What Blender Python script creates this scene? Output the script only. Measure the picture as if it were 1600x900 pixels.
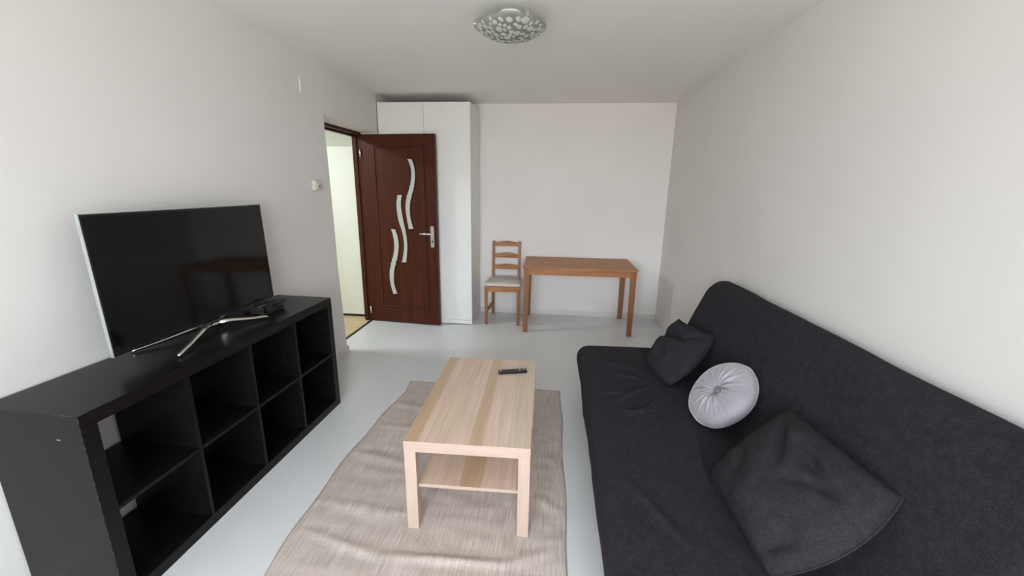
import bpy, bmesh, math, random
from mathutils import Vector, Matrix, noise

for o in list(bpy.data.objects):
    bpy.data.objects.remove(o)
SC = bpy.context.scene
COL = SC.collection
R = math.radians

# ------------------------------------------------------------------ camera
YAW, PITCH, ROLL, CAM_H, FPX = -.1006, -.2422, .015, 1.5234, 639.6
cam = bpy.data.cameras.new('camera')
cam.sensor_width = 36.0
cam.lens = FPX * 36.0 / 1600.0
cam.clip_start = 0.05
cam_o = bpy.data.objects.new('camera', cam)
COL.objects.link(cam_o)
fwd = Vector((math.sin(YAW) * math.cos(PITCH), math.cos(YAW) * math.cos(PITCH), math.sin(PITCH)))
rt0 = Vector((math.cos(YAW), -math.sin(YAW), 0))
up0 = rt0.cross(fwd)
rt = math.cos(ROLL) * rt0 + math.sin(ROLL) * up0
up = -math.sin(ROLL) * rt0 + math.cos(ROLL) * up0
cam_o.matrix_world = Matrix(((rt.x, up.x, -fwd.x, 0), (rt.y, up.y, -fwd.y, 0), (rt.z, up.z, -fwd.z, CAM_H), (0, 0, 0, 1)))
SC.camera = cam_o

# ------------------------------------------------------------------ daylight and exposure
SKY_STRENGTH = 13.0
world = bpy.data.worlds.new('overcast_sky')
SC.world = world
world.use_nodes = True
wn, wl = world.node_tree.nodes, world.node_tree.links
wn.clear()
w_out = wn.new('ShaderNodeOutputWorld')
w_bg = wn.new('ShaderNodeBackground')
w_bg.inputs['Strength'].default_value = SKY_STRENGTH
w_tc = wn.new('ShaderNodeTexCoord')
w_sp = wn.new('ShaderNodeSeparateXYZ')
w_cr = wn.new('ShaderNodeValToRGB')            # overcast sky above the horizon, grey ground below it
w_cr.color_ramp.elements[0].position = .49
w_cr.color_ramp.elements[0].color = (.62, .61, .59, 1)
w_cr.color_ramp.elements[1].position = .51
w_cr.color_ramp.elements[1].color = (.90, .96, 1.04, 1)
w_mp = wn.new('ShaderNodeMapRange')
w_mp.inputs['From Min'].default_value = -1
wl.new(w_tc.outputs['Generated'], w_sp.inputs[0])
wl.new(w_sp.outputs['Z'], w_mp.inputs['Value'])
wl.new(w_mp.outputs['Result'], w_cr.inputs['Fac'])
wl.new(w_cr.outputs['Color'], w_bg.inputs['Color'])
wl.new(w_bg.outputs[0], w_out.inputs[0])

# the window the daylight comes through (in the wall behind the camera)
WIN_X0, WIN_X1, WIN_Z0, WIN_Z1, Y_FRONT = -1.35, .85, .45, 2.28, -1.50
pl = bpy.data.lights.new('window_portal', 'AREA')
pl.shape = 'RECTANGLE'
pl.size, pl.size_y = WIN_X1 - WIN_X0, WIN_Z1 - WIN_Z0
pl.cycles.is_portal = True
po = bpy.data.objects.new('window_portal', pl)
COL.objects.link(po)
po.location = ((WIN_X0 + WIN_X1) / 2, Y_FRONT - .10, (WIN_Z0 + WIN_Z1) / 2)
po.rotation_euler = (R(90), 0, 0)

vs = SC.view_settings
vs.view_transform = 'Standard'
vs.look = 'None'
vs.exposure = 0.41
vs.gamma = 1.0
vs.use_curve_mapping = False


# ------------------------------------------------------------------ materials
def new_mat(name):
    m = bpy.data.materials.new(name)
    m.use_nodes = True
    nt = m.node_tree
    return m, nt, nt.nodes['Principled BSDF']


def add_bump(nt, b, height_socket, strength, distance=.002):
    bp = nt.nodes.new('ShaderNodeBump')
    bp.inputs['Strength'].default_value = strength
    bp.inputs['Distance'].default_value = distance
    nt.links.new(height_socket, bp.inputs['Height'])
    nt.links.new(bp.outputs[0], b.inputs['Normal'])


def noise_node(nt, scale, detail=4, stretch=(1, 1, 1), rough=.55):
    tc = nt.nodes.new('ShaderNodeTexCoord')
    mp = nt.nodes.new('ShaderNodeMapping')
    mp.inputs['Scale'].default_value = stretch
    nz = nt.nodes.new('ShaderNodeTexNoise')
    nz.inputs['Scale'].default_value = scale
    nz.inputs['Detail'].default_value = detail
    nz.inputs['Roughness'].default_value = rough
    nt.links.new(tc.outputs['Object'], mp.inputs['Vector'])
    nt.links.new(mp.outputs[0], nz.inputs['Vector'])
    return nz


def ramp(nt, src, stops, interp='LINEAR'):
    cr = nt.nodes.new('ShaderNodeValToRGB')
    cr.color_ramp.interpolation = interp
    el = cr.color_ramp.elements
    while len(el) < len(stops):
        el.new(.5)
    for e, (p, c) in zip(el, stops):
        e.position = p
        e.color = (*c, 1)
    nt.links.new(src, cr.inputs['Fac'])
    return cr


def mottled(name, c1, c2, scale=6, rough=.6, bump=.0, bump_scale=None, stretch=(1, 1, 1), metallic=0, sheen=0, coat=0, spec=.5, detail=4):
    m, nt, b = new_mat(name)
    nz = noise_node(nt, scale, detail, stretch)
    cr = ramp(nt, nz.outputs['Fac'], [(.3, c1), (.7, c2)])
    nt.links.new(cr.outputs[0], b.inputs['Base Color'])
    b.inputs['Roughness'].default_value = rough
    b.inputs['Metallic'].default_value = metallic
    b.inputs['Specular IOR Level'].default_value = spec
    if sheen:
        b.inputs['Sheen Weight'].default_value = sheen
        b.inputs['Sheen Roughness'].default_value = .4
    if coat:
        b.inputs['Coat Weight'].default_value = coat
        b.inputs['Coat Roughness'].default_value = .15
    if bump:
        nb = noise_node(nt, bump_scale or scale * 6, 3)
        add_bump(nt, b, nb.outputs['Fac'], bump)
    return m


def mix_rgb(nt, kind, fac, a, b_):
    mx = nt.nodes.new('ShaderNodeMix')
    mx.data_type = 'RGBA'
    mx.blend_type = kind
    mx.inputs['Factor'].default_value = fac
    nt.links.new(a, mx.inputs[6])
    nt.links.new(b_, mx.inputs[7])
    return mx.outputs[2]


def grained(name, c1, c2, axis, scale=3, rough=.45, coat=0, knots=False, spec=.35):
    """solid stained wood with the grain running along the given axis"""
    m, nt, b = new_mat(name)
    st = [14, 14, 14]
    st[axis] = .9
    nz = noise_node(nt, scale, 6, st, .6)
    cr = ramp(nt, nz.outputs['Fac'], [(.28, c1), (.72, c2)])
    col = cr.outputs[0]
    if knots:
        s2 = [5, 5, 5]
        s2[axis] = 2.2
        n2 = noise_node(nt, 2.6, 1, s2)
        k = ramp(nt, n2.outputs['Fac'], [(.22, (.35, .28, .25)), (.30, (1, 1, 1))])
        col = mix_rgb(nt, 'MULTIPLY', .8, col, k.outputs[0])
    nt.links.new(col, b.inputs['Base Color'])
    b.inputs['Roughness'].default_value = rough
    b.inputs['Specular IOR Level'].default_value = spec
    if coat:
        b.inputs['Coat Weight'].default_value = coat
        b.inputs['Coat Roughness'].default_value = .2
    add_bump(nt, b, nz.outputs['Fac'], .12, .001)
    return m


def foil_oak(name, bands):
    """pale oak foil printed with lengthwise staves (x across, y along)"""
    m, nt, b = new_mat(name)
    tc = nt.nodes.new('ShaderNodeTexCoord')
    sp = nt.nodes.new('ShaderNodeSeparateXYZ')
    nt.links.new(tc.outputs['Object'], sp.inputs[0])
    mr = nt.nodes.new('ShaderNodeMapRange')
    mr.inputs['From Min'].default_value = -.275
    mr.inputs['From Max'].default_value = .275
    nt.links.new(sp.outputs['X'], mr.inputs['Value'])
    cr = ramp(nt, mr.outputs[0], bands, 'CONSTANT')
    nz = noise_node(nt, 3, 6, (22, .8, 22), .62)
    gr = ramp(nt, nz.outputs['Fac'], [(.25, (.80, .76, .72)), (.75, (1.08, 1.08, 1.08))])
    nt.links.new(mix_rgb(nt, 'MULTIPLY', 1, cr.outputs[0], gr.outputs[0]), b.inputs['Base Color'])
    b.inputs['Roughness'].default_value = .42
    return m


def plain(name, c, rough=.5, metallic=0, coat=0, spec=.5):
    return mottled(name, tuple(x * .985 for x in c), tuple(min(1, x * 1.015) for x in c), 9, rough, metallic=metallic, coat=coat, spec=spec)


M = {}
M['wall'] = mottled('wall_paint', (.785, .757, .732), (.815, .787, .762), 1.6, .85, .10, 90, spec=.25)
M['wall_warm_lit'] = mottled('warm_wall_paint_lightened', (.855, .815, .785), (.885, .845, .815), 1.6, .85, .10, 90, spec=.25)  # mildly warmer white, lightened further in place of light missing on the back wall
M['ceiling'] = mottled('ceiling_paint', (.88, .855, .82), (.91, .885, .85), 1.3, .9, .12, 70, spec=.2)
M['floor'] = mottled('grey_floor_vinyl', (.72, .735, .745), (.76, .77, .775), 1.1, .33, .03, 40, spec=.5)
M['skirting'] = mottled('pvc_skirting', (.70, .69, .67), (.75, .74, .72), 5, .4)
M['hall_floor'] = grained('hall_laminate', (.55, .42, .23), (.70, .57, .36), 0, 2.2, .4)
M['hall_wall'] = plain('hall_paint', (.74, .74, .66), .8)
M['hall_white'] = plain('hall_cabinet_white', (.84, .85, .80), .45)
M['white_foil'] = plain('white_melamine', (.82, .81, .785), .42)
M['mahogany_z'] = grained('mahogany_vertical', (.040, .0085, .0042), (.080, .0195, .0090), 2, 1.6, .40, spec=.22)
M['mahogany_x'] = grained('mahogany_horizontal', (.037, .008, .0042), (.074, .018, .0086), 0, 1.6, .40, spec=.22)
M['frosted'] = plain('frosted_glass', (.50, .51, .47), .35)
M['lit_shade'] = plain('lit_lamp_shade', (.85, .86, .80), .5)
M['lit_shade'].node_tree.nodes['Principled BSDF'].inputs['Emission Color'].default_value = (.93, 1, .95, 1)
M['lit_shade'].node_tree.nodes['Principled BSDF'].inputs['Emission Strength'].default_value = 4
M['chrome'] = plain('brushed_chrome', (.72, .70, .66), .22, 1)
M['nickel'] = plain('satin_nickel', (.74, .72, .68), .32, .85)
M['black'] = plain('black_plastic', (.012, .012, .013), .38)
M['gloss_black'] = plain('gloss_black_plastic', (.010, .010, .011), .12)
M['screen'] = plain('screen_glass', (.004, .004, .0045), .07, spec=.30)
M['steel_edge'] = plain('clear_silver_edge', (.62, .66, .66), .2, .7)
M['blackbrown'] = mottled('black_brown_foil', (.0050, .0042, .0042), (.0080, .0068, .0068), 4, .27, .02, 120, stretch=(1, 8, 8), spec=.17)
M['raw_edge'] = plain('chipped_edge', (.085, .066, .052), .8)
M['pine_x'] = grained('antique_pine_x', (.32, .130, .048), (.53, .245, .108), 0, 2.4, .45, 0, True, .25)
M['pine_z'] = grained('antique_pine_z', (.22, .085, .034), (.37, .165, .075), 2, 2.4, .42)
M['pine_y'] = grained('antique_pine_y', (.22, .085, .034), (.37, .165, .075), 1, 2.4, .42)
M['cream_plastic'] = plain('cream_plastic', (.66, .62, .54), .4)
M['white_plastic'] = plain('white_plastic', (.85, .85, .84), .4)
M['dark_metal'] = plain('dark_metal', (.02, .02, .02), .4, .6)
M['lamp_core'] = plain('lamp_inside', (.012, .013, .011), .5)
M['window_white'] = plain('white_upvc', (.8, .8, .8), .35)
M['concrete'] = plain('plaster_outside', (.5, .5, .48), .9)
M['leg_oak'] = grained('oak_foil_dimmed', (.47, .345, .28), (.57, .43, .355), 2, 2.5, .42)  # same foil as the table top, darkened to offset strong window light
M['leg_oak_x'] = grained('oak_foil_dimmed_x', (.47, .345, .28), (.57, .43, .355), 0, 2.5, .42)  # crosswise grain, with the same darkening against window light
tan, lite, pink, warm = (.60, .425, .285), (.71, .55, .425), (.74, .57, .465), (.62, .45, .315)
M['oak_top'] = foil_oak('stave_print_top', [(0, tan), (.11, pink), (.17, lite), (.29, lite), (.40, pink), (.51, warm), (.62, pink), (.82, (.67, .545, .43))])
M['oak_shelf'] = foil_oak('stave_print_shelf', [(0, lite), (.17, pink), (.27, lite), (.42, tan), (.60, lite), (.68, pink), (.88, warm), (.95, lite)])


def fabric(name, c1, c2, weave=380, mott=34, bump=.55, sheen=.15, rough=.95):
    m, nt, b = new_mat(name)
    n1 = noise_node(nt, mott, 5, rough=.65)
    n2 = noise_node(nt, weave * .45, 2)
    cr = ramp(nt, n1.outputs['Fac'], [(.3, c1), (.7, c2)])
    c3 = ramp(nt, n2.outputs['Fac'], [(.3, (.70, .70, .70)), (.7, (1.25, 1.25, 1.25))])
    nt.links.new(mix_rgb(nt, 'MULTIPLY', 1, cr.outputs[0], c3.outputs[0]), b.inputs['Base Color'])
    b.inputs['Roughness'].default_value = rough
    b.inputs['Specular IOR Level'].default_value = .2
    b.inputs['Sheen Weight'].default_value = sheen
    b.inputs['Sheen Roughness'].default_value = .5
    add_bump(nt, b, n2.outputs['Fac'], bump, .0015)
    return m


M['sofa'] = fabric('charcoal_cover', (.0185, .0162, .0208), (.0320, .0288, .0362), sheen=0)
M['cushion'] = fabric('charcoal_cushion', (.0215, .0195, .0235), (.0310, .0285, .0335), sheen=0)
M['seat_pad'] = fabric('cream_seat_pad', (.60, .54, .49), (.68, .62, .57), mott=20)
M['velvet'] = mottled('lilac_grey_velvet', (.33, .30, .335), (.42, .385, .425), 10, .55, sheen=.9, spec=.35)
M['velvet_button'] = mottled('velvet_button', (.17, .155, .18), (.22, .20, .23), 30, .6, sheen=.5)


def rug_material():
    m, nt, b = new_mat('woven_rug')
    fine = noise_node(nt, 10, 3, (20, .7, 1), .7)          # ribs along the length
    cross = noise_node(nt, 9, 3, (1.5, 30, 1), .6)
    big = noise_node(nt, 2.2, 4)
    c = ramp(nt, fine.outputs['Fac'], [(.30, (.42, .355, .315)), (.52, (.60, .52, .47)), (.75, (.74, .66, .61))])
    c2 = ramp(nt, cross.outputs['Fac'], [(.3, (.92, .92, .92)), (.7, (1.06, 1.06, 1.06))])
    c3 = ramp(nt, big.outputs['Fac'], [(.3, (.92, .92, .92)), (.7, (1.06, 1.06, 1.06))])
    col = mix_rgb(nt, 'MULTIPLY', 1, c.outputs[0], c2.outputs[0])
    nt.links.new(mix_rgb(nt, 'MULTIPLY', 1, col, c3.outputs[0]), b.inputs['Base Color'])
    b.inputs['Roughness'].default_value = .95
    b.inputs['Specular IOR Level'].default_value = .15
    ad = nt.nodes.new('ShaderNodeMath')
    nt.links.new(fine.outputs['Fac'], ad.inputs[0])
    nt.links.new(cross.outputs['Fac'], ad.inputs[1])
    add_bump(nt, b, ad.outputs[0], .35, .004)
    return m


def glass_material(name, tint, gloss):
    m = bpy.data.materials.new(name)
    m.use_nodes = True
    nt = m.node_tree
    nt.nodes.clear()
    out = nt.nodes.new('ShaderNodeOutputMaterial')
    tr = nt.nodes.new('ShaderNodeBsdfTransparent')
    nz = noise_node(nt, 4, 1)
    cr = ramp(nt, nz.outputs['Fac'], [(.3, tint), (.7, tuple(min(1, t * 1.02) for t in tint))])
    nt.links.new(cr.outputs[0], tr.inputs[0])
    gl = nt.nodes.new('ShaderNodeBsdfGlossy')
    gl.inputs['Roughness'].default_value = .05
    fr = nt.nodes.new('ShaderNodeFresnel')
    fr.inputs['IOR'].default_value = gloss
    mx = nt.nodes.new('ShaderNodeMixShader')
    nt.links.new(fr.outputs[0], mx.inputs[0])
    nt.links.new(tr.outputs[0], mx.inputs[1])
    nt.links.new(gl.outputs[0], mx.inputs[2])
    nt.links.new(mx.outputs[0], out.inputs[0])
    return m


M['rug'] = rug_material()
M['pane'] = glass_material('window_glass', (.96, .97, .97), 1.3)
M['bowl'] = glass_material('lamp_glass', (.90, .92, .88), 1.3)
_nt = M['bowl'].node_tree
_df = _nt.nodes.new('ShaderNodeBsdfTranslucent')
_df.inputs[0].default_value = (.80, .83, .76, 1)
_d2 = _nt.nodes.new('ShaderNodeBsdfDiffuse')
_d2.inputs[0].default_value = (.72, .75, .69, 1)
_ms = _nt.nodes.new('ShaderNodeMixShader')
_nt.links.new(_df.outputs[0], _ms.inputs[1])
_nt.links.new(_d2.outputs[0], _ms.inputs[2])
_m2 = _nt.nodes.new('ShaderNodeMixShader')
_m2.inputs[0].default_value = .30                     # lightly sanded glass
_o = [n for n in _nt.nodes if n.type == 'OUTPUT_MATERIAL'][0]
_prev = _o.inputs[0].links[0].from_socket
_nt.links.new(_prev, _m2.inputs[1])
_nt.links.new(_ms.outputs[0], _m2.inputs[2])
_nt.links.new(_m2.outputs[0], _o.inputs[0])
M['pebble'] = plain('frosted_pebble_glass', (.88, .91, .83), .3)
M['pebble'].node_tree.nodes['Principled BSDF'].inputs['Transmission Weight'].default_value = .55
M['pebble'].node_tree.nodes['Principled BSDF'].inputs['Roughness'].default_value = .6
M['pebble'].node_tree.nodes['Principled BSDF'].inputs['IOR'].default_value = 1.1


# ------------------------------------------------------------------ mesh helpers
def box(bm, x0, x1, y0, y1, z0, z1, bevel=0, seg=2):
    v = [bm.verts.new(p) for p in ((x0, y0, z0), (x1, y0, z0), (x1, y1, z0), (x0, y1, z0), (x0, y0, z1), (x1, y0, z1), (x1, y1, z1), (x0, y1, z1))]
    f = [bm.faces.new([v[i] for i in q]) for q in ((3, 2, 1, 0), (4, 5, 6, 7), (0, 1, 5, 4), (1, 2, 6, 5), (2, 3, 7, 6), (3, 0, 4, 7))]
    if bevel:
        ed = list({e for q in f for e in q.edges})
        bmesh.ops.bevel(bm, geom=ed, offset=bevel, segments=seg, affect='EDGES', profile=.6)
    return bm


def taper(bm, cx, cy, z0, z1, w0, w1, off=(0, 0), bevel=.003):
    """square post, w0 wide at the bottom, w1 at the top, its top shifted by off"""
    b, t = w0 / 2, w1 / 2
    pts = [(cx + sx * b, cy + sy * b, z0) for sx, sy in ((-1, -1), (1, -1), (1, 1), (-1, 1))]
    pts += [(cx + off[0] + sx * t, cy + off[1] + sy * t, z1) for sx, sy in ((-1, -1), (1, -1), (1, 1), (-1, 1))]
    v = [bm.verts.new(p) for p in pts]
    f = [bm.faces.new([v[i] for i in q]) for q in ((3, 2, 1, 0), (4, 5, 6, 7), (0, 1, 5, 4), (1, 2, 6, 5), (2, 3, 7, 6), (3, 0, 4, 7))]
    if bevel:
        bmesh.ops.bevel(bm, geom=list({e for q in f for e in q.edges}), offset=bevel, segments=2, affect='EDGES')
    return bm


def extrude_outline(bm, pts, d, to3):
    """closed 2-D outline pulled out by d; to3(a, b, depth) gives the point"""
    lo = [bm.verts.new(to3(a, b, 0)) for a, b in pts]
    hi = [bm.verts.new(to3(a, b, d)) for a, b in pts]
    n = len(pts)
    bm.faces.new(lo[::-1])
    bm.faces.new(hi)
    for i in range(n):
        bm.faces.new((lo[i], lo[(i + 1) % n], hi[(i + 1) % n], hi[i]))
    bmesh.ops.recalc_face_normals(bm, faces=bm.faces)
    return bm


def tube(bm, pts, rad, n=10, closed=False):
    pts = [Vector(p) for p in pts]
    rads = rad if isinstance(rad, (list, tuple)) else [rad] * len(pts)
    rings = []
    N = len(pts)
    for i, p in enumerate(pts):
        a = pts[(i - 1) % N] if (closed or i) else p
        b = pts[(i + 1) % N] if (closed or i < N - 1) else p
        t = (b - a).normalized()
        ref = Vector((0, 0, 1)) if abs(t.z) < .95 else Vector((1, 0, 0))
        u = t.cross(ref).normalized()
        w = u.cross(t)
        rings.append([bm.verts.new(p + rads[i] * (math.cos(6.28318 * k / n) * u + math.sin(6.28318 * k / n) * w)) for k in range(n)])
    for i in range(N if closed else N - 1):
        r0, r1 = rings[i], rings[(i + 1) % N]
        for k in range(n):
            bm.faces.new((r0[k], r0[(k + 1) % n], r1[(k + 1) % n], r1[k]))
    if not closed:
        bm.faces.new(rings[0][::-1])
        bm.faces.new(rings[-1])
    bmesh.ops.recalc_face_normals(bm, faces=bm.faces)
    return bm


def lathe(bm, prof, n=48):
    rings = []
    for r, z in prof:
        rings.append([bm.verts.new((r * math.cos(6.28318 * k / n), r * math.sin(6.28318 * k / n), z)) for k in range(n)] if r > 1e-6 else [bm.verts.new((0, 0, z))])
    for a, b in zip(rings, rings[1:]):
        for k in range(n):
            q = [a[k % len(a)], a[(k + 1) % len(a)], b[(k + 1) % len(b)], b[k % len(b)]]
            q = list(dict.fromkeys(q))
            if len(q) > 2:
                bm.faces.new(q)
    bmesh.ops.recalc_face_normals(bm, faces=bm.faces)
    return bm


def soft_box(bm, sx, sy, sz, r, nx, ny, nz):
    """box centred on the origin with generously rounded edges, dense enough to deform"""
    vmap = {}

    def vert(i, j, k):
        key = (i, j, k)
        if key not in vmap:
            p = Vector(((i / nx - .5) * sx, (j / ny - .5) * sy, (k / nz - .5) * sz))
            q = Vector((max(-sx / 2 + r, min(sx / 2 - r, p.x)), max(-sy / 2 + r, min(sy / 2 - r, p.y)), max(-sz / 2 + r, min(sz / 2 - r, p.z))))
            d = p - q
            if d.length > 1e-9:
                p = q + d.normalized() * min(r, max(abs(d.x), abs(d.y), abs(d.z)))
            vmap[key] = bm.verts.new(p)
        return vmap[key]
    for i in range(nx):
        for j in range(ny):
            bm.faces.new((vert(i, j, nz), vert(i + 1, j, nz), vert(i + 1, j + 1, nz), vert(i, j + 1, nz)))
            bm.faces.new((vert(i, j + 1, 0), vert(i + 1, j + 1, 0), vert(i + 1, j, 0), vert(i, j, 0)))
    for i in range(nx):
        for k in range(nz):
            bm.faces.new((vert(i, 0, k), vert(i + 1, 0, k), vert(i + 1, 0, k + 1), vert(i, 0, k + 1)))
            bm.faces.new((vert(i, ny, k + 1), vert(i + 1, ny, k + 1), vert(i + 1, ny, k), vert(i, ny, k)))
    for j in range(ny):
        for k in range(nz):
            bm.faces.new((vert(0, j, k + 1), vert(0, j + 1, k + 1), vert(0, j + 1, k), vert(0, j, k)))
            bm.faces.new((vert(nx, j, k), vert(nx, j + 1, k), vert(nx, j + 1, k + 1), vert(nx, j, k + 1)))
    return bm


def obj(name, bm, mat, parent=None, smooth=False, loc=None, rot=None):
    me = bpy.data.meshes.new(name)
    bm.to_mesh(me)
    bm.free()
    me.materials.append(M[mat])
    if smooth:
        for p in me.polygons:
            p.use_smooth = True
    o = bpy.data.objects.new(name, me)
    COL.objects.link(o)
    if parent:
        o.parent = parent
    if loc:
        o.location = loc
    if rot:
        o.rotation_euler = rot
    return o


def nb():
    return bmesh.new()


def tag(o, label, cat):
    o['label'] = label
    o['category'] = cat
    return o


def thing(name, label, cat, loc=(0, 0, 0), rotz=0):
    o = bpy.data.objects.new(name, None)
    COL.objects.link(o)
    o.empty_display_size = .1
    o.location = loc
    o.rotation_euler = (0, 0, rotz)
    return tag(o, label, cat)


def struct(name, bm, mat, label=None, parent=None):
    o = obj(name, bm, mat, parent)
    if not parent:
        o['kind'] = 'structure'
        if label:
            o['label'] = label
    return o


def rebase(o, base):
    """move the origin of a mesh built in room coordinates to its base point"""
    o.data.transform(Matrix.Translation(-Vector(base)))
    o.location = base
    return o


# ------------------------------------------------------------------ the room
X_R, Y_B, H = 1.249, 4.869, 2.419
X_FRAME = -2.05                    # plane of the door frame inside the opening


def x_left(y, z):
    """the old plaster of the left wall is neither plumb nor quite straight"""
    lo = -1.912 + .0075 * y
    if z <= .8:
        return lo
    t = (z - .8) / (H - .8)
    top = -1.815 - .038 * max(0, y - 3.25)
    return lo + (top - lo) * t


def y_near(z):                     # near edge of the door opening leans too
    return 3.41 - .03 * z - .022 * z * z


OPEN_Z, OPEN_Y1 = 2.05, 4.345

struct('floor', box(nb(), X_FRAME, 1.40, Y_FRONT - .2, Y_B + .15, -.06, 0), 'floor', 'smooth light grey floor')
struct('ceiling', box(nb(), -2.12, 1.40, Y_FRONT - .2, Y_B + .15, H, H + .1), 'ceiling', 'white painted ceiling')
struct('wall_back', box(nb(), -2.12, 1.40, Y_B, Y_B + .15, 0, H), 'wall_warm_lit', 'white painted back wall behind the wooden table')
struct('wall_right', box(nb(), X_R, X_R + .15, Y_FRONT - .2, Y_B, 0, H), 'wall', 'white painted right wall behind the sofa')

bm = nb()
zs = [0, .2, .4, .6, .8, 1.0, 1.2, 1.4, 1.6, 1.8, OPEN_Z, H]
yn = [Y_FRONT - .2, 0, 1, 2, 3]
ny_f = len(yn)


def wall_pt(i, z, back=False):
    y = (yn + [y_near(min(z, OPEN_Z)), OPEN_Y1, Y_B])[i]
    return (-2.12 if back else x_left(y, z), y, z)


grid = {(i, z, b): bm.verts.new(wall_pt(i, z, b)) for i in range(ny_f + 3) for z in zs for b in (False, True)}
for b in (False, True):
    for i in range(ny_f + 2):
        for z0, z1 in zip(zs, zs[1:]):
            if i == ny_f and z1 <= OPEN_Z:
                continue
            q = [grid[(i, z0, b)], grid[(i + 1, z0, b)], grid[(i + 1, z1, b)], grid[(i, z1, b)]]
            bm.faces.new(q if b else q[::-1])
for z0, z1 in zip(zs, zs[1:]):
    if z1 <= OPEN_Z:
        for i in (ny_f, ny_f + 1):
            bm.faces.new((grid[(i, z0, False)], grid[(i, z0, True)], grid[(i, z1, True)], grid[(i, z1, False)]))
bm.faces.new((grid[(ny_f, OPEN_Z, False)], grid[(ny_f + 1, OPEN_Z, False)], grid[(ny_f + 1, OPEN_Z, True)], grid[(ny_f, OPEN_Z, True)]))
bmesh.ops.recalc_face_normals(bm, faces=bm.faces)
struct('wall_left', bm, 'wall', 'white painted left wall with the doorway')

# wall behind the camera with the window that lights the room
w = struct('wall_front', box(nb(), -2.12, WIN_X0, Y_FRONT - .2, Y_FRONT, 0, H), 'wall', 'white wall with the window, behind the viewer')
for a in ((WIN_X1, X_R, 0, H), (WIN_X0, WIN_X1, 0, WIN_Z0), (WIN_X0, WIN_X1, WIN_Z1, H)):
    struct('wall_section', box(nb(), a[0], a[1], Y_FRONT - .2, Y_FRONT, a[2], a[3]), 'wall', parent=w)
wf = nb()
yw0, yw1 = Y_FRONT - .17, Y_FRONT - .11
for a in ((WIN_X0, WIN_X1, WIN_Z0, WIN_Z0 + .07), (WIN_X0, WIN_X1, WIN_Z1 - .07, WIN_Z1), (WIN_X0, WIN_X0 + .07, WIN_Z0 + .07, WIN_Z1 - .07), (WIN_X1 - .07, WIN_X1, WIN_Z0 + .07, WIN_Z1 - .07), (-.29, -.21, WIN_Z0 + .07, WIN_Z1 - .07)):
    box(wf, a[0], a[1], yw0, yw1, a[2], a[3], .004)
win = struct('window_1', wf, 'window_white', 'white framed window behind the viewer')
for x0, x1 in ((WIN_X0 + .07, -.29), (-.21, WIN_X1 - .07)):
    struct('window_pane', box(nb(), x0, x1, Y_FRONT - .14, Y_FRONT - .136, WIN_Z0 + .07, WIN_Z1 - .07), 'pane', parent=win)
struct('window_sill', box(nb(), WIN_X0 - .04, WIN_X1 + .04, Y_FRONT, Y_FRONT + .12, WIN_Z0 - .03, WIN_Z0, .006), 'window_white', parent=win)

# skirting: a flat strip with a rounded lip
def skirting(name, p0, p1, inward, label):
    bm = nb()
    p0, p1, n = Vector(p0), Vector(p1), Vector(inward)
    prof = [(0, 0), (.013, 0), (.013, .006), (.009, .012), (.009, .040), (.012, .046), (.010, .054), (.003, .058), (0, .058)]
    ends = [[bm.verts.new(p + n * a + Vector((0, 0, b))) for a, b in prof] for p in (p0, p1)]
    k = len(prof)
    for i in range(k):
        bm.faces.new((ends[0][i], ends[0][(i + 1) % k], ends[1][(i + 1) % k], ends[1][i]))
    bm.faces.new(ends[0][::-1])
    bm.faces.new(ends[1])
    bmesh.ops.recalc_face_normals(bm, faces=bm.faces)
    struct(name, bm, 'skirting', label)


skirting('baseboard_back', (-.89, Y_B, 0), (X_R, Y_B, 0), (0, -1, 0), 'pale grey skirting along the back wall')
skirting('baseboard_right', (X_R, Y_FRONT, 0), (X_R, Y_B - .013, 0), (-1, 0, 0), 'pale grey skirting along the right wall')
skirting('baseboard_left', (x_left(2.56, 0), 2.56, 0), (x_left(3.43, 0), 3.43, 0), (1, 0, 0), 'pale grey skirting beside the doorway')

# hallway beyond the door
struct('floor_hallway', box(nb(), -4.2, X_FRAME - .022, 2.2, 4.75, -.06, .002), 'hall_floor', 'yellowish laminate floor of the hallway')
struct('ceiling_hallway', box(nb(), -4.2, -2.12, 2.2, 4.75, H, H + .1), 'hall_wall', 'hallway ceiling')
struct('wall_hallway_back', box(nb(), -4.2, -2.12, 4.66, 4.76, 0, H), 'hall_wall', 'pale wall at the end of the hallway')
struct('wall_hallway_left', box(nb(), -4.3, -4.2, 2.2, 4.76, 0, H), 'hall_wall', 'far side wall of the hallway')
struct('wall_hallway_front', box(nb(), -4.2, -2.12, 2.1, 2.2, 0, H), 'hall_wall', 'near wall of the hallway')
struct('trim_1', box(nb(), X_FRAME - .022, X_FRAME, 3.40, 4.345, -.02, .010, .003), 'mahogany_x', 'brown wooden threshold strip under the door frame')

t = thing('hallway_cabinet', 'tall plain white cabinet glimpsed through the open doorway', 'cabinet', (-2.63, 4.42, 0))
obj('body', box(nb(), -.48, .48, .02, .235, .03, 1.92, .002), 'hall_white', t)
obj('door', box(nb(), -.48, -.002, 0, .018, .035, 1.917, .002), 'hall_white', t)
obj('door', box(nb(), .002, .48, 0, .018, .035, 1.917, .002), 'hall_white', t)
obj('plinth', box(nb(), -.47, .47, .03, .22, .002, .03), 'black', t)  # black stands in for the thin shadow line at the floor

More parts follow.
